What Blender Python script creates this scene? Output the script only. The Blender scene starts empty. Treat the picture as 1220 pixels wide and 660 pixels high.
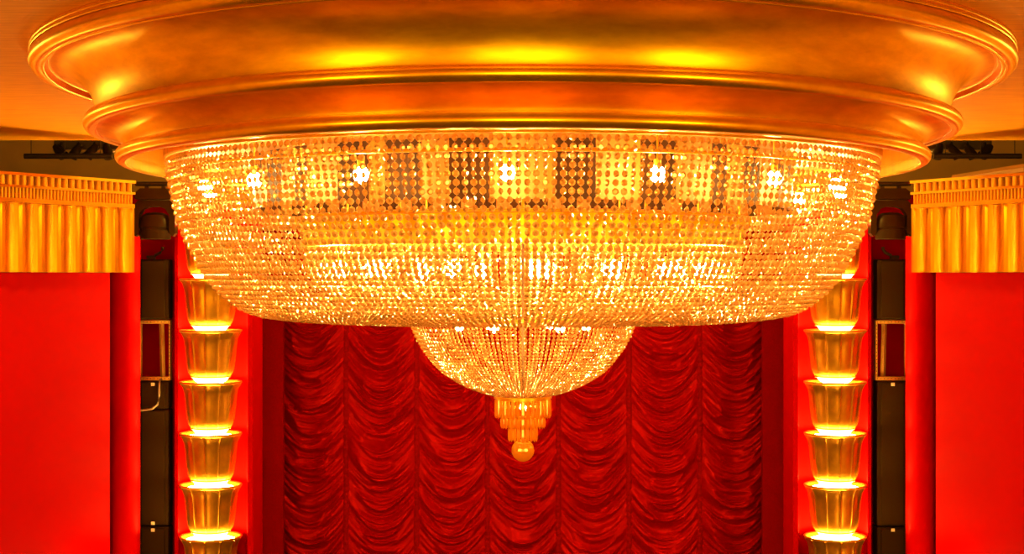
import bpy, math, random
import numpy as np
from mathutils import Vector, Matrix
random.seed(7)
rng = np.random.default_rng(11)
PI = math.pi
C = bpy.context.scene.collection
SC = bpy.context.scene
F = 1850.0      # focal length in pixels of the 1220 wide frame
D = 13.4        # camera to chandelier axis
EYE = 6.0       # camera height over the stalls floor

# ------------------------------------------------------------------ materials
def mat(name):
    m = bpy.data.materials.new(name); m.use_nodes = True
    nt = m.node_tree; b = nt.nodes['Principled BSDF']
    return m, nt, b

def noise_ramp(nt, scale, stops, vec_scale=(1, 1, 1), detail=6, rough=.6, rot=(0, 0, 0)):
    tc = nt.nodes.new('ShaderNodeTexCoord'); mp = nt.nodes.new('ShaderNodeMapping')
    mp.inputs['Scale'].default_value = vec_scale; mp.inputs['Rotation'].default_value = rot
    n = nt.nodes.new('ShaderNodeTexNoise'); n.inputs['Scale'].default_value = scale
    n.inputs['Detail'].default_value = detail; n.inputs['Roughness'].default_value = rough
    r = nt.nodes.new('ShaderNodeValToRGB')
    r.color_ramp.elements[0].position = stops[0][0]; r.color_ramp.elements[0].color = (*stops[0][1], 1)
    r.color_ramp.elements[1].position = stops[-1][0]; r.color_ramp.elements[1].color = (*stops[-1][1], 1)
    for p, c in stops[1:-1]:
        e = r.color_ramp.elements.new(p); e.color = (*c, 1)
    nt.links.new(tc.outputs['Object'], mp.inputs['Vector'])
    nt.links.new(mp.outputs['Vector'], n.inputs['Vector'])
    nt.links.new(n.outputs['Fac'], r.inputs['Fac'])
    return n, r

def bump(nt, b, src, strength=.2, dist=.01):
    bp = nt.nodes.new('ShaderNodeBump'); bp.inputs['Strength'].default_value = strength
    bp.inputs['Distance'].default_value = dist
    nt.links.new(src, bp.inputs['Height']); nt.links.new(bp.outputs['Normal'], b.inputs['Normal'])

def simple(name, col, rough=.5, metal=0.0, var=.25, scale=6.0, vs=(1, 1, 1), bmp=0.0, spec=.5, rot=(0, 0, 0)):
    m, nt, b = mat(name)
    lo = tuple(c * (1 - var) for c in col); hi = tuple(min(1, c * (1 + var)) for c in col)
    n, r = noise_ramp(nt, scale, [(.3, lo), (.7, hi)], vs, rot=rot)
    nt.links.new(r.outputs['Color'], b.inputs['Base Color'])
    b.inputs['Roughness'].default_value = rough; b.inputs['Metallic'].default_value = metal
    b.inputs['Specular IOR Level'].default_value = spec
    if bmp: bump(nt, b, n.outputs['Fac'], bmp)
    return m

M = {}
M['gilt'] = simple('gilded_leaf', (.95, .46, .006), .34, .92, .22, 3.0, (1, 1, 4), .04)
M['gilt_rim'] = simple('gilded_bead', (1.0, .48, .010), .30, .92, .15, 7.0, (1, 1, 2), .04)
M['gilt_plain'] = simple('gilded_panel', (.90, .36, .006), .5, .4, .14, 3.0, (5, 5, .6), .03)
M['ceiling'] = simple('gold_leaf_ceiling', (1.0, .31, .001), .55, .2, .30, 4.5, (.45, 7, 1), .08, .15, rot=(0, 0, -.06))
M['pelmet'] = simple('gold_pelmet', (.74, .30, .003), .30, .85, .14, 4.0, (1, 1, .5), .04)
M['red_wall'] = simple('red_lacquer_wall', (.42, .0006, .0002), .50, 0, .06, 1.2, (1, 1, 1), .02, .06)
for n_ in M['red_wall'].node_tree.nodes:
    if n_.type == 'BSDF_PRINCIPLED': n_.inputs['Specular Tint'].default_value = (1, .06, .02, 1)
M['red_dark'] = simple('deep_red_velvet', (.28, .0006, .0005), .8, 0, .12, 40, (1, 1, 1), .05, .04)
M['carpet'] = simple('dark_red_carpet', (.03, .008, .003), .9, 0, .3, 20)
M['back'] = simple('walnut_back_wall', (.75, .42, .06), .6, 0, .2, 3)
M['void'] = simple('dark_rig_void', (.02, .012, .006), .9, 0, .2, 3)
M['bulk'] = simple('grey_bulkhead', (.42, .17, .02), .8, 0, .1, 2)
M['black'] = simple('black_painted_metal', (.045, .026, .014), .42, .3, .15, 12, bmp=.02)
M['black_head'] = simple('brown_black_plastic', (.022, .010, .0025), .42, .0, .12, 8, bmp=.02, spec=.4)
M['box'] = simple('black_speaker_paint', (.012, .0055, .0012), .6, 0, .2, 60, bmp=.08, spec=.25)
M['steel'] = simple('warm_steel', (.50, .24, .04), .4, .6, .15, 15)
M['white_tag'] = simple('pale_tag', (.8, .6, .35), .6, 0, .1, 10)
M['cable'] = simple('grey_cable', (.22, .13, .06), .5, 0, .1, 10)
M['panel_dark'] = simple('dark_brown_panel', (.030, .009, .001), .6, 0, .3, 4, (3, 3, 1), spec=.1)
M['dentil'] = simple('gold_dentil', (.90, .42, .006), .4, .4, .12, 6)
M['dentil_shade'] = simple('brown_recess_shade', (.20, .060, .003), .5, .3, .2, 5)  # dark brown stands in for shade between the dentil slats
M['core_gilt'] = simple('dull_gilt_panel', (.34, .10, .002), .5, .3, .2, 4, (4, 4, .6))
M['stem'] = simple('dark_bronze', (.08, .03, .005), .9, 0, .1, 6)
M['brass'] = simple('brass_frame', (1.0, .46, .04), .30, .8, .1, 10)
for k_ in ('box', 'black', 'black_head'):
    for n_ in M[k_].node_tree.nodes:
        if n_.type == 'BSDF_PRINCIPLED': n_.inputs['Specular Tint'].default_value = (1, .45, .08, 1); n_.inputs['Specular IOR Level'].default_value = .22
M['lens'] = simple('dark_lens', (.02, .02, .02), .08, 0, .1, 4)

def curtain_mat():
    m, nt, b = mat('red_satin_curtain')
    n, r = noise_ramp(nt, 30, [(.3, (.22, .0003, .0004)), (.7, (.31, .0006, .0006))])
    nt.links.new(r.outputs['Color'], b.inputs['Base Color'])
    b.inputs['Roughness'].default_value = .28
    b.inputs['Specular IOR Level'].default_value = .9
    b.inputs['Specular Tint'].default_value = (1, .03, .02, 1)
    b.inputs['Sheen Weight'].default_value = .25; b.inputs['Sheen Roughness'].default_value = .4
    b.inputs['Sheen Tint'].default_value = (1, .02, .015, 1)
    return m
M['curtain'] = curtain_mat()
M['seam'] = simple('red_seam_tape', (.24, .0006, .0005), .7, 0, .15, 30, bmp=.2, spec=.05)

def emit(name, col, s):
    m = bpy.data.materials.new(name); m.use_nodes = True
    nt = m.node_tree; nt.nodes.clear()
    e = nt.nodes.new('ShaderNodeEmission'); e.inputs[0].default_value = (*col, 1); e.inputs[1].default_value = s
    o = nt.nodes.new('ShaderNodeOutputMaterial'); nt.links.new(e.outputs[0], o.inputs[0])
    return m
M['bulb'] = emit('glowing_bulb', (1, .66, .19), 430)
M['tip'] = emit('cup_base_glow', (1, .74, .30), 7)  # emission stands in for lamplight on the cup's base
M['cup_glow'] = emit('glowing_diffuser', (1, .66, .14), 130)

def crystal(name, tint, trans, gloss, glass):
    m = bpy.data.materials.new(name); m.use_nodes = True
    nt = m.node_tree; nt.nodes.clear()
    tr = nt.nodes.new('ShaderNodeBsdfTranslucent'); tr.inputs[0].default_value = (*tint, 1)
    df = nt.nodes.new('ShaderNodeBsdfDiffuse'); df.inputs[0].default_value = (*tint, 1)
    gl = nt.nodes.new('ShaderNodeBsdfGlossy'); gl.inputs[0].default_value = (1, .79, .46, 1); gl.inputs[1].default_value = .14
    rf = nt.nodes.new('ShaderNodeBsdfRefraction'); rf.inputs[0].default_value = (1, .74, .38, 1); rf.inputs['IOR'].default_value = 1.5
    rf.inputs['Roughness'].default_value = .10
    m1 = nt.nodes.new('ShaderNodeMixShader'); m1.inputs[0].default_value = .35
    m2 = nt.nodes.new('ShaderNodeMixShader'); m2.inputs[0].default_value = glass
    m3 = nt.nodes.new('ShaderNodeMixShader'); m3.inputs[0].default_value = gloss
    o = nt.nodes.new('ShaderNodeOutputMaterial')
    L = nt.links.new
    L(tr.outputs[0], m1.inputs[1]); L(df.outputs[0], m1.inputs[2])
    L(m1.outputs[0], m2.inputs[1]); L(rf.outputs[0], m2.inputs[2])
    L(m2.outputs[0], m3.inputs[1]); L(gl.outputs[0], m3.inputs[2])
    L(m3.outputs[0], o.inputs[0])
    return m
M['crystal'] = crystal('amber_crystal', (1, .68, .32), 0, .54, .38)
M['crystal_drop'] = crystal('amber_drop_crystal', (1, .50, .03), 0, .14, .12)

# ------------------------------------------------------------------ mesh tools
class MB:
    def __init__(s): s.v = []; s.f = []
    def add(s, vs, fs):
        k = len(s.v); s.v += [tuple(v) for v in vs]; s.f += [tuple(i + k for i in f) for f in fs]; return s
    def box(s, c, d, mtx=None, bev=0.0):
        x, y, z = d[0] / 2, d[1] / 2, d[2] / 2
        if bev > 0:
            vs = []
            for sx in (-1, 1):
                for sy in (-1, 1):
                    for sz in (-1, 1):
                        vs += [(sx * x, sy * (y - bev), sz * (z - bev)), (sx * (x - bev), sy * y, sz * (z - bev)), (sx * (x - bev), sy * (y - bev), sz * z)]
            def ix(sx, sy, sz, a): return ((sx > 0) * 4 + (sy > 0) * 2 + (sz > 0)) * 3 + a
            fs = []
            for q in (-1, 1):
                fs.append([ix(q, -1, -1, 0), ix(q, 1, -1, 0), ix(q, 1, 1, 0), ix(q, -1, 1, 0)])
                fs.append([ix(-1, q, -1, 1), ix(1, q, -1, 1), ix(1, q, 1, 1), ix(-1, q, 1, 1)])
                fs.append([ix(-1, -1, q, 2), ix(1, -1, q, 2), ix(1, 1, q, 2), ix(-1, 1, q, 2)])
            for a in (-1, 1):
                for b in (-1, 1):
                    fs.append([ix(a, b, -1, 0), ix(a, b, 1, 0), ix(a, b, 1, 1), ix(a, b, -1, 1)])
                    fs.append([ix(a, -1, b, 0), ix(a, 1, b, 0), ix(a, 1, b, 2), ix(a, -1, b, 2)])
                    fs.append([ix(-1, a, b, 1), ix(1, a, b, 1), ix(1, a, b, 2), ix(-1, a, b, 2)])
                    for e in (-1, 1): fs.append([ix(a, b, e, 0), ix(a, b, e, 1), ix(a, b, e, 2)])
        else:
            vs = [(a, b, e) for a in (-x, x) for b in (-y, y) for e in (-z, z)]
            fs = [(0, 1, 3, 2), (4, 6, 7, 5), (0, 4, 5, 1), (2, 3, 7, 6), (0, 2, 6, 4), (1, 5, 7, 3)]
        vs = [Vector(v) for v in vs]
        if mtx is not None: vs = [mtx @ v for v in vs]
        return s.add([v + Vector(c) for v in vs], fs)
    def tube(s, pts, r, n=8, cap=True):
        pts = [Vector(p) for p in pts]; rings = []
        for i, p in enumerate(pts):
            d = (pts[min(i + 1, len(pts) - 1)] - pts[max(i - 1, 0)]).normalized()
            up = Vector((0, 0, 1)) if abs(d.z) < .9 else Vector((1, 0, 0))
            a = d.cross(up).normalized(); b = d.cross(a)
            rr = r[i] if isinstance(r, (list, tuple)) else r
            rings.append([p + a * rr * math.cos(2 * PI * k / n) + b * rr * math.sin(2 * PI * k / n) for k in range(n)])
        vs = [v for g in rings for v in g]
        fs = [(i * n + k, i * n + (k + 1) % n, (i + 1) * n + (k + 1) % n, (i + 1) * n + k) for i in range(len(pts) - 1) for k in range(n)]
        if cap: fs += [tuple(range(n - 1, -1, -1)), tuple((len(pts) - 1) * n + k for k in range(n))]
        return s.add(vs, fs)
    def lathe(s, prof, n=64, c=(0, 0, 0), rad=None, a0=0.0, a1=2 * PI):
        full = abs(a1 - a0 - 2 * PI) < 1e-6
        m = n if full else n + 1; vs = []
        for (r, z) in prof:
            for k in range(m):
                a = a0 + (a1 - a0) * k / n
                rr = r * (rad(a) if rad else 1)
                vs.append((c[0] + rr * math.sin(a), c[1] - rr * math.cos(a), c[2] + z))
        fs = []
        for i in range(len(prof) - 1):
            for k in range(n):
                k2 = (k + 1) % m
                fs.append((i * m + k, i * m + k2, (i + 1) * m + k2, (i + 1) * m + k))
        return s.add(vs, fs)
    def sphere(s, c, r, n=12, k=8, sz=1.0):
        vs = [(c[0], c[1], c[2] + r * sz)]
        for i in range(1, k):
            t = PI * i / k
            for j in range(n):
                a = 2 * PI * j / n
                vs.append((c[0] + r * math.sin(t) * math.cos(a), c[1] + r * math.sin(t) * math.sin(a), c[2] + r * sz * math.cos(t)))
        vs.append((c[0], c[1], c[2] - r * sz)); e = len(vs) - 1
        fs = [(0, 1 + j, 1 + (j + 1) % n) for j in range(n)]
        for i in range(k - 2):
            for j in range(n):
                a = 1 + i * n + j; b = 1 + i * n + (j + 1) % n
                fs.append((a, a + n, b + n, b))
        fs += [(e, 1 + (k - 2) * n + (j + 1) % n, 1 + (k - 2) * n + j) for j in range(n)]
        return s.add(vs, fs)
    def prism(s, poly, h, fn):       # 2D polygon extruded; fn(x, y, t) -> 3D
        n = len(poly)
        vs = [fn(x, y, 0) for x, y in poly] + [fn(x, y, h) for x, y in poly]
        fs = [tuple(range(n - 1, -1, -1)), tuple(range(n, 2 * n))] + [(i, (i + 1) % n, n + (i + 1) % n, n + i) for i in range(n)]
        return s.add(vs, fs)
    def build(s, name, m, parent=None, smooth=False, auto=None):
        off = parent_world(parent)
        me = bpy.data.meshes.new(name)
        me.from_pydata([(v[0] - off[0], v[1] - off[1], v[2] - off[2]) for v in s.v], [], s.f)
        me.materials.append(M[m]); me.validate(); me.update()
        if smooth: me.polygons.foreach_set('use_smooth', [True] * len(me.polygons))
        if auto is not None: me.set_sharp_from_angle(angle=math.radians(auto))
        o = bpy.data.objects.new(name, me); C.objects.link(o)
        if parent: o.parent = parent
        return o

def parent_world(p):
    v = Vector((0, 0, 0))
    while p is not None:
        v += p.location; p = p.parent
    return v

def tag(o, label=None, cat=None, group=None, kind=None):
    if label: o['label'] = label
    if cat: o['category'] = cat
    if group: o['group'] = group
    if kind: o['kind'] = kind
    return o

def empty(name, loc, label, cat, group=None):
    o = bpy.data.objects.new(name, None); C.objects.link(o); o.location = loc; o.empty_display_size = .2
    return tag(o, label, cat, group)

def struct(mb, name, m, smooth=False, auto=None):
    return tag(mb.build(name, m, None, smooth, auto), kind='structure')

def copy_tree(o, parent=None):
    c = o.copy(); C.objects.link(c)
    if parent: c.parent = parent
    for ch in list(o.children): copy_tree(ch, c)
    return c

# ------------------------------------------------------------------ camera
cam = bpy.data.cameras.new('camera'); co = bpy.data.objects.new('camera', cam); C.objects.link(co)
co.location = (0, -D, EYE); co.rotation_euler = (PI / 2, 0, 0)
cam.sensor_width = 36; cam.lens = 36 * F / 1220; cam.shift_x = -13 / 1220; cam.clip_end = 200
SC.camera = co

# ------------------------------------------------------------------ room
CEIL = EYE + 1.76
struct(MB().box((0, -5, -.1), (22, 44, .2)), 'floor', 'carpet')
struct(MB().box((0, -8.71, CEIL + .1), (21, 30.6, .2)), 'ceiling', 'ceiling')       # ends 20.66 m from the camera
struct(MB().box((0, 11.6, 4.9), (22, .3, 9.8)), 'wall_back', 'bulk')
struct(MB().box((0, 9.1, 9.85), (22, 5.6, .3)), 'trim_1', 'void')                       # lid over the rigging slot
struct(MB().box((0, 6.51, CEIL + 1.12), (21, .14, 1.84)), 'trim_2', 'void')
struct(MB().box((-10.6, -5, 4.9), (.2, 40, 9.8)), 'wall_outer_left', 'void')
struct(MB().box((10.6, -5, 4.9), (.2, 40, 9.8)), 'wall_outer_right', 'void')
struct(MB().box((0, -22.3, 4.5), (22, .3, 9.0)), 'wall_rear', 'back')

A = Vector((5.055, 6.8, 0)); T = Vector((.513, -.858, 0)); N = Vector((-.858, -.513, 0))
def W(s, u, d, z):
    p = A + T * u + N * d
    return Vector((s * p.x, p.y, z))
UL = 4.9
def wallbox(mb, s, u0, u1, d0, d1, z0, z1):
    vs = [W(s, u, d, z) for u in (u0, u1) for d in (d0, d1) for z in (z0, z1)]
    return mb.add(vs, [(0, 1, 3, 2), (4, 6, 7, 5), (0, 4, 5, 1), (2, 3, 7, 6), (0, 2, 6, 4), (1, 5, 7, 3)])

SIDE = {-1: 'left', 1: 'right'}
for s in (-1, 1):
    mb = MB(); wallbox(mb, s, .233, 3.0, -.5, -.2, 0, 6.055)
    struct(mb, 'wall_' + SIDE[s], 'red_wall')
    mb = MB(); wallbox(mb, s, 3.0, UL, -.5, -.2, 0, 6.055)
    struct(mb, 'wall_auditorium_' + SIDE[s], 'back'); mb = MB()
    e = W(s, UL, -.35, 0)
    mb.box((e.x + s * .05, (e.y - 22) / 2, 3.6), (.3, abs(-22 - e.y), 7.2))
    struct(mb, 'wall_balcony_' + SIDE[s], 'back')

# ------------------------------------------------------------------ gilded pelmets on the side walls
def slats(s, u0, u1, z0, z1, pitch, d0, d1):
    n = max(1, round((u1 - u0) / pitch)); p = (u1 - u0) / n; mb = MB()
    for i in range(n):
        c = u0 + (i + .5) * p; prof_ = [(c + p * .27 * math.cos(PI * k / 6), d0 + (d1 - d0) * (.35 + .65 * math.sin(PI * k / 6))) for k in range(7)]
        prof_ = [(c + p * .27, d0)] + prof_ + [(c - p * .27, d0)]
        vs = [W(s, u, d, z) for z in (z0, z1) for u, d in prof_]; m = len(prof_)
        mb.add(vs, [(k, k + 1, m + k + 1, m + k) for k in range(m - 1)] + [tuple(range(m)), tuple(range(2 * m - 1, m - 1, -1))])
    return mb
def flutes(s, u0, u1, z0, z1, pitch, depth, d0, back, sub=10, round_=True):
    """strip of concave flutes between sharp arrises, closed at the back"""
    n = max(1, round((u1 - u0) / pitch)); p = (u1 - u0) / n
    prof = []
    for i in range(n):
        for k in range(sub):
            t = k / sub
            if round_:      # broad hollow with a slim raised fillet
                d = 0 if t < .16 else -depth * math.sqrt(max(0, 1 - ((t - .58) / .42) ** 2))
            else:
                d = 0 if t < .42 else -depth
            prof.append((u0 + (i + t) * p, d0 + d))
    prof.append((u1, d0))
    m = len(prof)
    vs = [W(s, u, d, z0) for u, d in prof] + [W(s, u, d, z1) for u, d in prof]
    vs += [W(s, u0, back, z0), W(s, u1, back, z0), W(s, u0, back, z1), W(s, u1, back, z1)]
    fs = [(i, i + 1, m + i + 1, m + i) for i in range(m - 1)]
    b = 2 * m
    fs += [tuple(range(m)) + (b + 1, b), tuple(range(m, 2 * m)) + (b + 3, b + 2), (0, m, b + 2, b), (m - 1, 2 * m - 1, b + 3, b + 1), (b, b + 1, b + 3, b + 2)]
    return MB().add(vs, fs)

for s in (-1, 1):
    sd = SIDE[s]
    root = empty('fluted_pelmet', W(s, 2.0, -.2, 6.06), f'gold fluted pelmet along the top of the red wall at the {sd} edge', 'pelmet', 'gold pelmets over the side walls')
    flutes(s, .12, UL, 6.06, 6.885, 0.291, .105, .12, -.2, 16).build('fluted_panel', 'pelmet', root, True, 35)
    mb = MB(); wallbox(mb, s, .14, UL, -.2, .15, 6.885, 6.935); mb.build('band', 'pelmet', root)
    bk = MB(); wallbox(bk, s, .15, UL, -.2, .07, 6.935, 7.06); bk = bk.build('fine_dentil_shade_backing', 'dentil_shade', root)  # darkened backing supplies the shade in the gaps
    slats(s, .16, UL, 6.935, 7.06, .053, .07, .15).build('fine_dentil_band', 'dentil', bk, True, 50)
    mb = MB(); wallbox(mb, s, .15, UL, -.2, .17, 7.06, 7.09); mb.build('fillet', 'pelmet', root)
    bk = MB(); wallbox(bk, s, .17, UL, -.2, .09, 7.09, 7.20); bk = bk.build('dentil_shade_backing', 'dentil_shade', root)
    slats(s, .18, UL, 7.09, 7.20, .107, .09, .18).build('dentil_band', 'dentil', bk, True, 50)
    mb = MB(); wallbox(mb, s, .19, UL, -.2, .22, 7.20, 7.235); mb.build('cap_moulding', 'pelmet', root)

# ------------------------------------------------------------------ proscenium
def X(off, depth): return off / F * depth
for s in (-1, 1):
    # half round red column closing the wall
    mb = MB(); cx = s * X(474, 20.9)
    mb.lathe([(.2, 0), (.2, 6.95)], 40, (cx, 20.9 - D, 0)); mb.add([(cx + .2 * math.sin(2 * PI * k / 40), 20.9 - D - .2 * math.cos(2 * PI * k / 40), 6.95) for k in range(40)], [tuple(range(40))])
    struct(mb, f'wall_column_{SIDE[s]}', 'red_wall', True, 40)
    # back of the equipment slot
    x0, x1 = X(410, 22), X(490, 22)
    struct(MB().box((s * (x0 + x1) / 2, 22.05 - D, 3.6), (x1 - x0, .1, 7.2)), f'wall_slot_{SIDE[s]}', 'red_wall')
    # concave pilaster behind the cup lamps
    xa, xb = X(322, 21.2), X(417, 21.1); xc = (xa + xb) / 2; hw = (xb - xa) / 2; pts = []
    pts.append((xa - .0, 22.0)); pts.append((xa, 21.2)); pts.append((xa + .06, 21.15))
    for k in range(25):
        a = PI * k / 24
        pts.append((xc - (hw - .07) * math.cos(a), 21.18 + .42 * math.sin(a)))
    pts += [(xb - .06, 21.15), (xb, 21.2), (xb, 22.0)]
    mb = MB(); m = len(pts)
    vs = [(s * x, y - D, 0) for x, y in pts] + [(s * x, y - D, 7.0) for x, y in pts]
    mb.add(vs, [(i, (i + 1) % m, m + (i + 1) % m, m + i) for i in range(m)])
    struct(mb, f'wall_pilaster_{SIDE[s]}', 'red_wall', True, 30)
    # dark return beside the curtain
    x0, x1 = X(285, 22.5), X(335, 22.0)
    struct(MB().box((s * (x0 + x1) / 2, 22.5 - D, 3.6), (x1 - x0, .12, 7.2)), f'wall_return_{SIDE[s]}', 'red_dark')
# header above the opening
hx = X(430, 22)
struct(MB().box((0, 22.3 - D, 7.0), (2 * hx, .5, .55)), 'trim_3', 'pelmet')

# ------------------------------------------------------------------ curtain
def vnoise(seed):
    tab = np.random.default_rng(seed).random((64, 256))
    def f(a, b):
        ai = np.floor(a).astype(int); bi = np.floor(b).astype(int); fa = a - ai; fb = b - bi
        fa = fa * fa * (3 - 2 * fa); fb = fb * fb * (3 - 2 * fb)
        g = lambda i, j: tab[i % 64, j % 256]
        return (g(ai, bi) * (1 - fa) * (1 - fb) + g(ai + 1, bi) * fa * (1 - fb) + g(ai, bi + 1) * (1 - fa) * fb + g(ai + 1, bi + 1) * fa * fb) * 2 - 1
    return f
CY = 23.1 - D
pitch = 84.3 / F * 23.1
cur = empty('stage_curtain', (0, CY, 1.0), 'red satin swagged stage curtain hanging behind the chandelier', 'curtain')
Z0, Z1 = 1.0, 7.1
for k in range(-3, 4):
    nx, nz = 56, 520
    u = np.linspace(-1, 1, nx); z = np.linspace(Z0, Z1, nz)
    U, Z = np.meshgrid(u, z)
    n1, n2, n3 = vnoise(100 + k), vnoise(200 + k), vnoise(300 + k)
    sag = .40
    c = 1 - np.abs(U) ** 1.9
    V = Z + sag * c
    wob = .35 * n3(U * 1.1 + 9, V * 1.3)
    tri = lambda q: 1 - 2 * np.abs(n1(U * .55 + 5 + 0 * q, q))
    fold = .074 * n1(U * .9 + 4, (V + .1 * wob) * 6.0 + 20) +   .054 * (1 - 2 * np.abs(n2(U * 1.1 + 4, (V + .12 * wob) * 10.0 + 7))) + .028 * (1 - 2 * np.abs(n3(U * 1.6 + 30, V * 17)))
    big = .05 * n2(U * .5 + 50, V * 1.7 + 60)
    env = (1 - np.abs(U) ** 6) ** .8
    shirr = .006 * n1(U * 3 + 8, Z * 38) * (1 - env)
    Y = -.06 * c - (fold + big) * (.30 + .70 * np.clip(c * 1.6, 0, 1)) * env + shirr
    P = np.stack([U * pitch / 2 + k * pitch, Y, Z - Z0], -1).reshape(-1, 3)
    idx = np.arange(nx * nz).reshape(nz, nx)
    fc = np.stack([idx[:-1, :-1], idx[:-1, 1:], idx[1:, 1:], idx[1:, :-1]], -1).reshape(-1, 4)
    me = bpy.data.meshes.new('swag_panel'); me.from_pydata(P.tolist(), [], fc.tolist()); me.materials.append(M['curtain'])
    me.polygons.foreach_set('use_smooth', [True] * len(me.polygons)); me.update()
    o = bpy.data.objects.new('swag_panel', me); C.objects.link(o); o.parent = cur
for k in range(-4, 4):
    x = (k + .5) * pitch; mb = MB(); n = 260; w = .045
    vs = []
    for i in range(n + 1):
        z = Z0 + (Z1 - Z0) * i / n; j = .010 * math.sin(i * 1.7 + k) + .006 * random.uniform(-1, 1)
        vs += [(x - w, CY - .004, z), (x - w * .4, CY - .03 + j, z), (x + w * .4, CY - .03 + j * .7, z), (x + w, CY - .004, z)]
    fs = [(i * 4 + a, i * 4 + a + 1, i * 4 + a + 5, i * 4 + a + 4) for i in range(n) for a in range(3)]
    mb.add(vs, fs).build('gathered_seam', 'seam', cur, True)

# ------------------------------------------------------------------ tiered gilded moulding in the ceiling
def arc(cx, cz, r, a0, a1, n=10, sr=1.0):
    return [(cx + r * sr * math.cos(math.radians(a0 + (a1 - a0) * k / n)), cz + r * math.sin(math.radians(a0 + (a1 - a0) * k / n))) for k in range(n + 1)]
mo = empty('ceiling_moulding', (0, 0, CEIL), 'round tiered gilded moulding stepping down from the orange ceiling above the chandelier', 'ceiling moulding')
def ring(name, prof, m):
    mb = MB().lathe([(r, EYE + h) for r, h in prof], 160)
    mb.v = [(x, y * 1.20, z) for x, y, z in mb.v]          # slightly oval, longer towards the stage
    mb.build(name, m, mo, True, 40)
def cove(r0, r1, h0, h1, n=26):
    return [(r0 - (r0 - r1) * math.sin(t * PI / 2 / n), h1 + (h0 - h1) * (1 - (1 - math.cos(t * PI / 2 / n)))) for t in range(n + 1)]
ring('outer_rim', [(3.975, 1.76)] + arc(3.965, 1.745, .022, 30, -50, 6) + arc(3.968, 1.712, .022, 50, -40, 6) + arc(3.928, 1.655, .066, 50, -115, 16) + arc(3.885, 1.600, .014, 0, -150, 6) + [(3.865, 1.608), (3.85, 1.63)], 'gilt_rim')
ring('upper_cove', [(3.87, 1.62)] + cove(3.84, 3.50, 1.635, 1.238), 'gilt')
ring('middle_rim', arc(3.546, 1.200, .054, 135, -105, 20) + [(3.51, 1.148), (3.495, 1.163)], 'gilt_rim')
ring('lower_cove', cove(3.505, 3.275, 1.158, .995), 'gilt')
ring('lower_rim', arc(3.312, .955, .052, 135, -85, 20) + [(3.302, .900), (3.282, .900), (3.277, .915)], 'gilt_rim')
ring('inner_fascia', [(3.277, .915), (3.272, 1.19), (2.4, 1.19)], 'gilt_plain')

# ------------------------------------------------------------------ chandelier
H0 = EYE
ch = empty('crystal_chandelier', (0, 0, EYE + 1.22), 'huge amber crystal bead chandelier with two bowls and a ball pendant', 'chandelier')
MB().lathe([(3.0, H0 + 1.22), (3.025, H0 + 1.21), (3.025, H0 + .980), (3.015, H0 + .970), (2.99, H0 + .970), (2.985, H0 + .98), (2.985, H0 + 1.0)], 128).build('top_band', 'gilt_plain', ch, True, 35)
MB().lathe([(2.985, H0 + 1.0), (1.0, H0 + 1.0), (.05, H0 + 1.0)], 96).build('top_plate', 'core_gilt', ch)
MB().lathe([(2.90 + .014 * math.cos(a), H0 + .865 + .014 * math.sin(a)) for a in [2 * PI * i / 8 for i in range(9)]], 96).build('upper_hoop', 'gilt_plain', ch, True)

# core drum of alternating gilded and dark panels
k = 0; a = -.05; turn = 0
rr = random.Random(5)
while a < 2 * PI - .06:
    w = rr.choice([.07, .10, .13, .17]) if turn else rr.choice([.06, .09, .15])
    w = min(w, 2 * PI - .05 - a)
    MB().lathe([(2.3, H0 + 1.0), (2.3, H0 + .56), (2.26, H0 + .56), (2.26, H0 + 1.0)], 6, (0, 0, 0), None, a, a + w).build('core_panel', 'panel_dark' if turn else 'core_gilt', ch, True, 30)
    a += w; turn = 1 - turn

def spline(pts, n=400):
    P = np.array(pts, float); m = len(P)
    out = []
    for i in range(m - 1):
        p0 = P[max(i - 1, 0)]; p1 = P[i]; p2 = P[i + 1]; p3 = P[min(i + 2, m - 1)]
        for t in np.linspace(0, 1, n // (m - 1), endpoint=False):
            out.append(.5 * (2 * p1 + (p2 - p0) * t + (2 * p0 - 5 * p1 + 4 * p2 - p3) * t * t + (3 * p1 - p0 - 3 * p2 + p3) * t ** 3))
    out.append(P[-1]); return np.array(out)

def bead_path(prof, size):
    """bead centres, sizes and slopes along a (radius, height) profile"""
    S = spline(prof); seg = np.linalg.norm(np.diff(S, axis=0), axis=1); L = np.concatenate([[0], np.cumsum(seg)])
    out = []; s = size(S[0][0]) * .5
    while s < L[-1]:
        r = np.interp(s, L, S[:, 0]); h = np.interp(s, L, S[:, 1])
        r2 = np.interp(min(s + .01, L[-1]), L, S[:, 0]); h2 = np.interp(min(s + .01, L[-1]), L, S[:, 1])
        t = np.array([r2 - r, h2 - h]); t /= max(1e-9, np.linalg.norm(t))
        d = size(r); out.append((r, h, d, t)); s += d * 1.13
    return out, S

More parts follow.
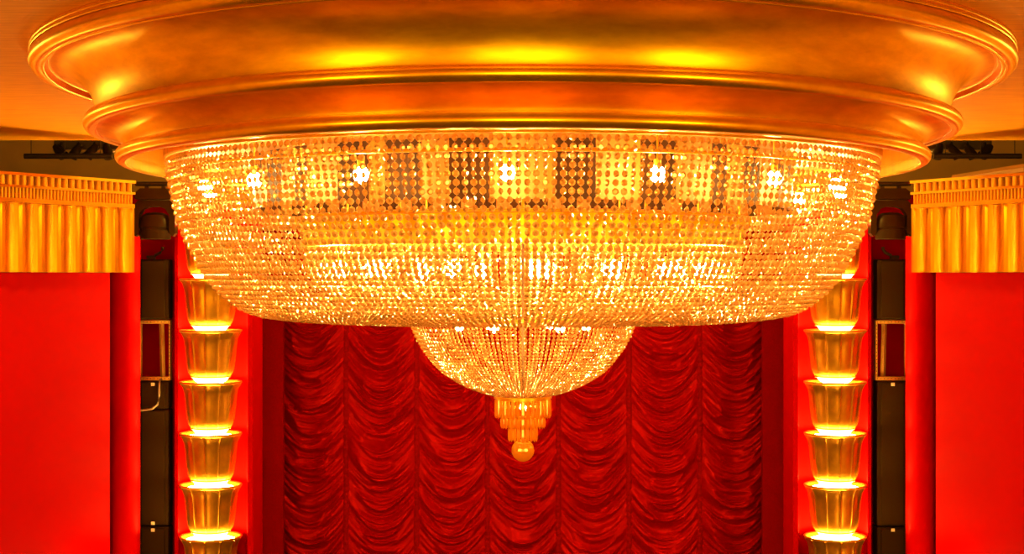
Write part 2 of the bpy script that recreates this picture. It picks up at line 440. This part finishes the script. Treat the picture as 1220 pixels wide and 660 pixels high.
def strand_data(prof, size, seed, ang=0.0, wire=True, twist=.35):
    """one strand of octagonal cut beads hanging in the plane at angle ang"""
    r_ = random.Random(seed); V = []; Fc = []
    path, S = bead_path(prof, size)
    er = np.array([math.sin(ang), -math.cos(ang), 0]); ez = np.array([0, 0, 1.0]); et = np.array([math.cos(ang), math.sin(ang), 0])
    run = r_.gauss(0, twist * .6)
    for (r, h, d, t) in path:
        c = er * r + ez * h
        a = er * t[0] + ez * t[1]                  # along the strand
        nrm = er * (-t[1]) + ez * t[0]             # outward
        tw = run + r_.gauss(0, twist)
        nn = nrm * math.cos(tw) + et * math.sin(tw); tt = et * math.cos(tw) - nrm * math.sin(tw)
        R = d / 2 * .97; k = len(V)
        for rr_, hh in ((.50, .50), (1, .0), (.50, -.50)):
            for j in range(8):
                q = 2 * PI * (j + .5) / 8
                V.append(c + R * rr_ * (a * math.cos(q) + tt * math.sin(q)) + nn * R * hh)
        for j in range(8):
            j2 = (j + 1) % 8
            Fc.append((k + j2, k + j, k + 8 + j, k + 8 + j2)); Fc.append((k + 8 + j2, k + 8 + j, k + 16 + j, k + 16 + j2))
        Fc.append(tuple(k + j for j in range(8))); Fc.append(tuple(k + 23 - j for j in range(8)))
    if wire:
        w = .0022; pts = S[::8]; k = len(V)
        for (r, h) in pts:
            for b in (0, 2.1, 4.2): V.append(er * (r + w * math.cos(b)) + ez * h + et * w * math.sin(b))
        for i in range(len(pts) - 1):
            for b in range(3): Fc.append((k + i * 3 + b, k + i * 3 + (b + 1) % 3, k + i * 3 + 3 + (b + 1) % 3, k + i * 3 + 3 + b))
    return V, Fc

def strand_set(prof, size, count, n_parts, parent, part_name, rest_name, twist, kinds=8, material='crystal', zbase=H0):
    off = parent_world(parent)
    meshes = []
    for q in range(kinds):
        V, Fc = strand_data(prof, size, 900 + q, 0.0, True, twist)
        me = bpy.data.meshes.new(part_name); me.from_pydata([tuple(v) for v in V], [], Fc); me.materials.append(M[material]); me.update(); meshes.append(me)
    order = sorted(range(count), key=lambda i: abs(((i + .5) / count + .5) % 1 - .5))
    for i in order[:n_parts]:
        ang = 2 * PI * (i + .5) / count
        o = bpy.data.objects.new(part_name, meshes[random.randrange(kinds)]); C.objects.link(o); o.parent = parent
        o.rotation_euler = (0, 0, ang); o.location = (0 - off[0], 0 - off[1], zbase - off[2])
    data = [(np.array([tuple(v.co) for v in me.vertices]), [tuple(p.vertices) for p in me.polygons]) for me in meshes]
    VV = []; FF = []; k = 0
    for i in order[n_parts:]:
        ang = 2 * PI * (i + .5) / count; P, fc = data[random.randrange(kinds)]
        c, s_ = math.cos(ang), math.sin(ang)
        VV.append(np.stack([P[:, 0] * c - P[:, 1] * s_, P[:, 0] * s_ + P[:, 1] * c, P[:, 2]], -1))
        FF += [tuple(x + k for x in f) for f in fc]; k += len(P)
    if VV:
        me = bpy.data.meshes.new(rest_name); me.from_pydata(np.concatenate(VV).tolist(), [], FF); me.materials.append(M[material]); me.update()
        o = bpy.data.objects.new(rest_name, me); C.objects.link(o); o.parent = parent; o.location = (-off[0], -off[1], zbase - off[2]); o['kind'] = 'stuff'

outer = [(3.0, .965), (2.995, .85), (2.967, .723), (2.91, .469), (2.80, .208), (2.66, -.035), (2.477, -.21), (2.31, -.302), (2.03, -.352), (1.615, -.372), (.99, -.372)]
strand_set(outer, lambda r: max(.026, .054 * (r / 3) ** .8), 307, 100, ch, 'bead_strand', 'bead_strand_field', .38)

# inner gilded ring with its own basket of beads
def rad_fl(a): return 1 + .012 * math.cos(a * 44)
MB().lathe([(1.90, H0 + .51), (1.93, H0 + .505), (1.93, H0 + .485), (1.90, H0 + .48)], 128).build('ring_cap', 'brass', ch, True, 30)
MB().lathe([(1.88, H0 + .48), (1.88, H0 + .385)], 264, (0, 0, 0), rad_fl).build('fluted_ring', 'gilt_rim', ch, True)
MB().lathe([(1.87, H0 + .385), (1.87, H0 + .37), (1.83, H0 + .37), (1.83, H0 + .285), (1.90, H0 + .285), (1.90, H0 + .255), (1.86, H0 + .25)], 128).build('ring_base', 'brass', ch, True, 30)
def rad_bal(a): return 1 + .016 * max(-1, min(1, 2.2 * math.cos(a * 60)))
MB().lathe([(1.85, H0 + .37), (1.85, H0 + .285)], 600, (0, 0, 0), rad_bal).build('pierced_ring', 'brass', ch)
for i in range(12):
    a = 2 * PI * i / 12
    MB().tube([(1.87 * math.sin(a), -1.87 * math.cos(a), H0 + 1.0), (1.87 * math.sin(a), -1.87 * math.cos(a), H0 + .48)], .012, 8).build('hanger_rod', 'brass', ch, True, 40)
lowrim = MB().lathe([(.95, H0 - .335), (.985, H0 - .345), (.99, H0 - .375), (.96, H0 - .39), (.93, H0 - .38), (.93, H0 - .345), (.95, H0 - .335)], 96).build('lower_bowl_rim', 'brass', ch, True, 30)
MB().tube([(0, 0, H0 + 1.0), (0, 0, H0 - 1.03)], .014, 12).build('centre_stem', 'stem', ch, True, 40)
for i in range(6):
    a = 2 * PI * (i + .5) / 6
    MB().tube([(0, 0, H0 - .36), (.95 * math.sin(a), -.95 * math.cos(a), H0 - .36)], .012, 8).build('spoke', 'brass', ch, True, 40)
basket = [(1.86, .25), (1.86, .12), (1.80, -.02), (1.62, -.17), (1.32, -.28), (.99, -.335)]
rb = bpy.data.objects['ring_base']
strand_set(basket, lambda r: max(.026, .046 * (r / 1.86) ** .7), 200, 60, rb, 'basket_strand', 'basket_strand_field', .4)
bowl = [(.965, -.385), (.945, -.46), (.88, -.59), (.737, -.78), (.564, -.904), (.384, -.984), (.24, -1.024)]
strand_set(bowl, lambda r: max(.017, .034 * (r / .96) ** .62), 128, 66, lowrim, 'bowl_strand', 'bowl_strand_field', .4)

# bulbs
def bulb_ring(R, h, n, ph, top, r=.055):
    for i in range(n):
        a = 2 * PI * i / n + ph; x, y = R * math.sin(a), -R * math.cos(a)
        b = MB().sphere((x, y, H0 + h), r, 12, 8, 1.15).build('light_bulb', 'bulb', ch, True)
        MB().tube([(x, y, H0 + h + r * .95), (x, y, H0 + h + r * 1.0 + .05)], .028, 10).build('socket', 'brass', b, True, 40)
        if top is not None:
            MB().tube([(x, y, H0 + h + r + .05), (x, y, H0 + top)], .008, 6).build('bulb_stem', 'brass', ch, True, 40)
bulb_ring(2.72, .72, 16, -.04, 1.0)
bulb_ring(1.70, .06, 17, .05, .27, .068)
bulb_ring(.55, -.42, 6, -.45, -.36, .04)
bulb_ring(.06, -1.13, 2, .6, None, .022)

# pendant tiers and ball
pend = MB().lathe([(.05, H0 - 1.02), (.24, H0 - 1.02), (.25, H0 - 1.03), (.25, H0 - 1.045), (.235, H0 - 1.05), (.05, H0 - 1.05)], 48).build('pendant_collar', 'brass', ch, True, 35)
def prism_mesh(L, w):
    mb = MB(); rings = [(0, .25), (.06, .8), (.75, 1.0), (.9, .85), (1.0, .0)]; n = 6
    for q, (t, k) in enumerate(rings[:-1]):
        for j in range(n):
            a = 2 * PI * j / n; mb.v.append((w * k * math.cos(a), w * .6 * k * math.sin(a), -L * t))
    mb.v.append((0, 0, -L))
    for q in range(3):
        for j in range(n): mb.f.append((q * n + j, q * n + (j + 1) % n, (q + 1) * n + (j + 1) % n, (q + 1) * n + j))
    for j in range(n): mb.f.append((3 * n + j, 3 * n + (j + 1) % n, 4 * n))
    mb.f.append(tuple(range(n)))
    return mb
for (R, h0, L, n) in [(.235, -1.05, .165, 34), (.185, -1.13, .175, 28), (.120, -1.22, .20, 20)]:
    rg = MB().lathe([(R - .02, H0 + h0 + .005), (R + .006, H0 + h0 + .008), (R + .006, H0 + h0 - .008), (R - .02, H0 + h0 - .005)], 40).build('tier_ring', 'brass', pend, True, 30)
    base = None
    for i in range(n):
        a = 2 * PI * i / n; ow = parent_world(pend)
        if base is None:
            base = prism_mesh(L, PI * R / n * .94).build('prism_drop', 'crystal_drop'); o = base
        else:
            o = base.copy(); C.objects.link(o)
        o.parent = pend; o.location = Vector((R * math.sin(a), -R * math.cos(a), H0 + h0)) - ow; o.rotation_euler = (0, 0, a)
MB().tube([(0, 0, H0 - 1.02), (0, 0, H0 - 1.41)], .015, 10).build('pendant_stem', 'stem', pend, True, 40)
# faceted ball
MB().sphere((0, 0, H0 - 1.495), .098, 22, 14).build('crystal_ball', 'crystal_drop', ch)

# ------------------------------------------------------------------ cup lamps
K = 21.0 / F
CUPY = 21.08 - D
prof = [(35.5, 1.0), (33, 5.5), (31.5, 10), (30.5, 17), (29.5, 28), (28.2, 39), (27.2, 45), (25.6, 49.5), (23.4, 53), (21.4, 55), (.5, 55.2)]
def ribs(a):
    q = (a / (2 * PI) * 12 + .5) % 1 - .5
    return 1 + .028 * math.exp(-(q / .05) ** 2)
words = ['topmost', 'second', 'third', 'fourth', 'fifth', 'sixth', 'seventh']
def cup_label(i, sd):
    if i == 0: return f'gold ribbed cup lamp mostly hidden behind the chandelier, topmost of the {sd} column'
    if i == 1: return f'gold ribbed cup lamp partly covered by the chandelier edge, second from top in {sd} column'
    if i == 6: return f'gold ribbed cup lamp cut by the bottom of the picture in {sd} column'
    return f'glowing gold ribbed cup lamp, {words[i]} from the top of the {sd} column'
def make_cup():
    t = empty('cup_lamp', (0, 0, 0), 'x', 'wall lamp', 'stacked gold cup lamps beside the curtain')
    pr = spline(prof, 60)
    MB().lathe([(r * K, -z * K) for r, z in pr], 144, (0, 0, 0), ribs).build('cup', 'cupgold', t, True, 50)
    MB().lathe([(r * K, -z * K) for r, z in [(35.5, 1.2), (36.6, .2), (37.2, -.8), (37.0, -1.9), (35.8, -2.1), (34, -.8), (32, 2)]], 72).build('rim', 'brass', t, True, 60)
    MB().lathe([(r * K, -z * K) for r, z in [(31.0, 6), (29.5, 2.6), (26, 1.4), (14, .6), (.3, .4)]], 48).build('glowing_diffuser', 'cup_glow', t, True)
    MB().lathe([(r * K, -z * K) for r, z in [(21.4, 55.0), (20.6, 56.4), (19.2, 58.4), (17.6, 60.2), (14, 61), (.3, 61.1)]], 48).build('lit_base_glow', 'tip', t, True)  # cup base made to glow, as if lit from the cup below
    MB().box((0, .36, -.25), (.10, .24, .10), None, .012).build('bracket', 'brass', t)
    return t
M['cupgold'] = simple('satin_gold_cup', (.55, .24, .010), .30, .8, .25, 5, (1, 1, .8), .04)
cup0 = make_cup(); first = True
for s in (-1, 1):
    for i in range(7):
        y = 272.0 + 61.5 * i
        o = cup0 if first else copy_tree(cup0); first = False
        o.location = (s * X(372, 21.08), CUPY, EYE + (330 - y) * K)
        o['label'] = cup_label(i, SIDE[s])

# ------------------------------------------------------------------ equipment in the slots
SD = 20.75
k2 = SD / F
def sx(s, off): return s * off * k2
for s in (-1, 1):
    sd = SIDE[s]
    k2 = SD / F; cx = sx(s, 438); yy = SD - D
    pz = lambda py: EYE + (330 - py) * k2
    # pipe the moving light hangs from
    pr = MB().tube([(sx(s, 385), yy + .02, pz(219)), (sx(s, 462), yy + .02, pz(219))], .03, 12).build('lighting_pipe', 'black', None, True, 40)
    tag(pr, f'short black pipe holding the moving light on the {sd}', 'pipe', 'short lighting pipes')
    root = empty('moving_head_light', (cx, yy, pz(238)), f'dark moving head stage light hanging above the {sd} speaker tower', 'stage light', 'moving head lights')
    bx_ = MB()
    prof2 = [(-21, 0), (21, 0), (21, 8), (15, 13), (-15, 13), (-21, 8)]
    bx_.prism([(x * k2, z * k2) for x, z in prof2], .30, lambda x, z, t: (cx + x, yy - .15 + t, pz(238) + z)).build('base', 'black_head', root)
    for q in (-10, 10): MB().box((cx + q * k2, yy + .01, pz(223.4)), (.05, .08, .034), None, .006).build('clamp', 'black', root)
    # yoke: arch with two arms
    outer_ = [(-25, -40), (-25, -8), (-19, -1), (19, -1), (25, -8), (25, -40), (22, -44), (18, -40), (18, -18), (13, -11), (6, -8.5), (-6, -8.5), (-13, -11), (-18, -18), (-18, -40), (-22, -44)]
    MB().prism([(x * k2, z * k2) for x, z in outer_], .16, lambda x, z, t: (cx + x, yy - .08 + t, pz(238) + z)).build('yoke', 'black_head', root)
    mb = MB(); hp = [(2, 19), (10, 18.2), (15, 15.5), (17.5, 10), (18, 4), (18, 1), (16.8, .5), (16.8, -2), (18, -2.5), (18.2, -10), (18, -13), (15, -13.2)]
    mb.lathe([(r * k2, z * k2) for r, z in hp], 40, (cx, yy, pz(272)))
    hd = mb.build('head', 'black_head', root, True, 35)
    MB().lathe([(15 * k2, -12.5 * k2), (8 * k2, -13.0 * k2), (.002, -13.1 * k2)], 32, (cx, yy, pz(272))).build('lens', 'lens', hd, True, 40)
    for q in (-1, 1):
        MB().tube([(cx + q * 17 * k2, yy, pz(272)), (cx + q * 24.5 * k2, yy, pz(272))], .05, 14).build('pivot', 'black', hd, True, 40)
    # speaker tower
    k2 = 21.4 / F; cx = sx(s, 438); yy = 21.4 - D
    pz = lambda py, k2=k2: EYE + (330 - py) * k2
    def speaker(y0, y1, label, tags, w=36.5):
        z0, z1 = pz(y1), pz(y0)
        r = empty('line_speaker', (cx, yy, z0), label, 'speaker', f'black speakers in the slots')
        MB().box((cx, yy + .01, (z0 + z1) / 2), (w * k2, .24, z1 - z0), None, .012).build('cabinet', 'box', r)
        MB().box((cx, yy - .117, (z0 + z1) / 2), ((w - 9) * k2, .03, z1 - z0 - .04), None, .008).build('grille', 'box', r)
        for ty in tags:
            MB().box((cx + s * .02 * 0, yy - .14, pz(ty)), (.05, .012, .045), None, .003).build('label_plate', 'white_tag', r)
        return r
    speaker(309, 380.5, f'short black speaker at the top of the {sd} tower, on an open frame', [])
    hk = MB().tube([(cx + s * 2 * k2, yy + .05, pz(309)), (cx + s * 1 * k2, yy + .05, pz(304)), (cx - s * 5 * k2, yy + .05, pz(301)), (cx - s * 8 * k2, yy + .05, pz(297)), (cx - s * 8 * k2, yy + .05, pz(294))], .022, 8)
    hk.box((cx + s * 6 * k2, yy + .05, pz(306.5)), (.12, .06, .05), None, .01)
    tag(hk.build('hanging_shackle', 'black', None, True, 40), f'small black shackle on top of the {sd} short speaker', 'shackle', 'speaker shackles')
    # perforated open frame
    fr = empty('rigging_frame', (cx, yy, pz(453)), f'open steel rigging frame with perforated rails in the {sd} tower', 'frame', 'rigging frames')
    def rail(name, x0, x1, ya, yb, holes_vert, n):
        z0, z1 = pz(yb), pz(ya); mb = MB()
        mb.box((cx + (x0 + x1) / 2 * k2, yy, (z0 + z1) / 2), ((x1 - x0) * k2, .12, z1 - z0), None, .004)
        r = mb.build(name, 'steel', fr)
        h = MB()
        for i in range(n):
            t = (i + .5) / n
            if holes_vert: p = (cx + (x0 + x1) / 2 * k2, yy - .060, z0 + (z1 - z0) * t)
            else: p = (cx + (x0 + (x1 - x0) * t) * k2, yy - .060, (z0 + z1) / 2)
            h.box(p, (.011, .006, .014))
        h.build('bolt_holes', 'black', r)
    rail('top_rail', -19, 19, 381.5, 385.5, False, 9)
    rail('bottom_rail', -19, 19, 448.5, 453, False, 9)
    rail('side_rail', -19, -16.5, 385.5, 448.5, True, 14)
    rail('side_rail', 17.2, 19, 385.5, 448.5, True, 14)
    mb = MB(); mb.tube([(cx + s * -8 * k2 * 1, yy - .02, pz(386)), (cx + s * -9.5 * k2, yy - .02, pz(449))], .035, 4); mb.build('brace_bar', 'steel', fr)
    for q in range(5):
        pass
    speaker(453.5, 486 if s < 0 else 625, f'black speaker directly below the open frame in the {sd} tower', [457])
    if s < 0:
        speaker(487, 624.5, 'long black speaker with grey cable above it in the left tower', [621.5])
        tag(MB().tube([(cx + 8 * k2, yy - .062, pz(451)), (cx + 8 * k2, yy - .13, pz(452.5)), (cx + 8 * k2, yy - .162, pz(456)), (cx + 8 * k2, yy - .162, pz(470)), (cx + 6 * k2, yy - .162, pz(481)), (cx - 1 * k2, yy - .162, pz(486)), (cx - 12 * k2, yy - .162, pz(487.5)), (cx - 16 * k2, yy - .15, pz(487)), (cx - 17 * k2, yy - .135, pz(486.4))], .016, 8).build('speaker_cable', 'cable', None, True), 'grey cable looping down over the black speaker in the left tower', 'cable')
    speaker(626 if s < 0 else 626.5, 848, f'lowest black speaker in the {sd} tower, cut by the picture bottom', [629.5])

# ------------------------------------------------------------------ rigging seen over the pelmets
RD = 20.9; kr = RD / F
for s in (-1, 1):
    sd = SIDE[s]; yy = RD - D; rz = lambda py: EYE + (330 - py) * kr
    a0, a1 = (486, 590)
    bt = MB().tube([(s * a0 * kr, yy - .14, rz(187)), (s * a1 * kr, yy - .14, rz(187))], .036, 12).build('lighting_batten', 'black', None, True, 40)
    tag(bt, f'long black lighting batten below the ceiling edge on the {sd}', 'batten', 'lighting battens')
    for q in (500, 542, 582):
        MB().tube([(s * q * kr, yy - .14, rz(185)), (s * q * kr, yy - .14, 9.71)], .006, 6).build('suspension_wire', 'black', bt)
    root = empty('lamp_bar', (s * 525 * kr, yy + .15, rz(181)), f'black lamp bar with small spotlights under the {sd} ceiling edge', 'lamp bar', 'lamp bars under the ceiling edge')
    MB().box((s * 524 * kr, yy + .25, rz(168)), (80 * kr, .12, 17 * kr), None, .01).build('back_box', 'black', root)
    for q, (o_, tilt) in enumerate([(555, -.8), (534, .5), (515, .6), (497, -.4)]):
        c = Vector((s * o_ * kr, yy + .08, rz(179)))
        d = Vector((s * math.sin(tilt), -.35, -math.cos(tilt))).normalized()
        sp = MB().tube([c - d * .10, c - d * .02, c + d * .08, c + d * .11], [.035, .06, .07, .075], 12).build('spotlight', 'black_head', root, True, 40)
        MB().tube([c + Vector((0, .1, .12)), c + Vector((0, .03, .04)), c], .014, 6).build('hook', 'black', sp, True)
    MB().tube([(s * 484 * kr, yy + .12, rz(178)), (s * 500 * kr, yy + .05, rz(183)), (s * 518 * kr, yy + .08, rz(180)), (s * 545 * kr, yy + .06, rz(184)), (s * 562 * kr, yy + .1, rz(178))], .012, 6).build('loose_cable', 'cable', root, True)
# sloped light beam on the right
tag(MB().tube([(X(512, 20.6), 20.6 - D, EYE + X(330 - 213, 20.6)), (X(640, 19.6), 19.6 - D, EYE + X(330 - 193, 19.6))], .05, 4).build('sloping_beam', 'bulk', None), 'pale sloping beam above the gold pelmet on the right', 'beam')

# ------------------------------------------------------------------ lights
def light(name, kind, loc, power, col=(1, .55, .18), size=.3, target=None, spot=None, blend=.6):
    l = bpy.data.lights.new(name, kind); l.energy = power; l.color = col
    if kind == 'AREA': l.size = size
    else: l.shadow_soft_size = size
    if kind == 'SPOT': l.spot_size = math.radians(spot); l.spot_blend = blend
    o = bpy.data.objects.new(name, l); C.objects.link(o); o.location = loc
    if target is not None:
        o.rotation_euler = (Vector(target) - Vector(loc)).to_track_quat('-Z', 'Y').to_euler()
    return o
WARM = (1, .72, .10)
for s in (-1, 1):
    light('side_fill', 'AREA', (s * 7.0, -10, 5.4), 200, WARM, 1.6, (0, 2, 7.8))  # unseen area lights added at the sides to brighten ceiling and moulding
    light('pelmet_fill', 'POINT', W(s, 3.7, .75, 4.8), 60, WARM, .14)  # unseen point light added to rake the pelmet flutes
    light('wall_wash', 'SPOT', (s * 5.0, -1.5, 2.4), 190, (1, .45, .10), .3, (s * 6.0, 5.6, 4.0), 40)
    light('cove_fill', 'POINT', (s * 7.2, 2.0, 7.2), 75, WARM, .12)  # unseen point light added for the cove highlight and dim ceiling edge
    light('foot_light', 'POINT', (s * 4.55, 6.1, 2.1), 85, (1, .5, .12), .12)
    light('curtain_wash', 'SPOT', (s * 2.4, 3.2, 7.15), 520, (1, .30, .10), .25, (s * -.4, 9.7, 3.6), 62)  # unseen spots added behind the chandelier to bring out the folds
    light('rear_wall_fill', 'AREA', (s * 4, -16.0, 5.0), 620, WARM, 2.5, (s * 2.5, -22, 6.6))  # unseen, added so a bright rear wall reflects in the gilding
light('moulding_fill', 'AREA', (0, -15.0, 4.4), 370, WARM, 3.5, (0, 0, 7.6))  # unseen soft fill added behind the camera for the moulding
light('bulkhead_fill', 'POINT', (0, 8.6, 8.8), 1400, WARM, .2)  # hidden point light added to brighten the bulkhead

w = bpy.data.worlds.new('world'); SC.world = w; w.use_nodes = True
w.node_tree.nodes['Background'].inputs[0].default_value = (.30, .10, .02, 1); w.node_tree.nodes['Background'].inputs[1].default_value = .05
SC.view_settings.view_transform = 'Standard'; SC.view_settings.look = 'None'
SC.view_settings.exposure = 0; SC.view_settings.gamma = 1; SC.view_settings.use_curve_mapping = False
SC.cycles.max_bounces = 10; SC.cycles.transmission_bounces = 6; SC.cycles.diffuse_bounces = 4; SC.cycles.glossy_bounces = 4
SC.cycles.sample_clamp_indirect = 8
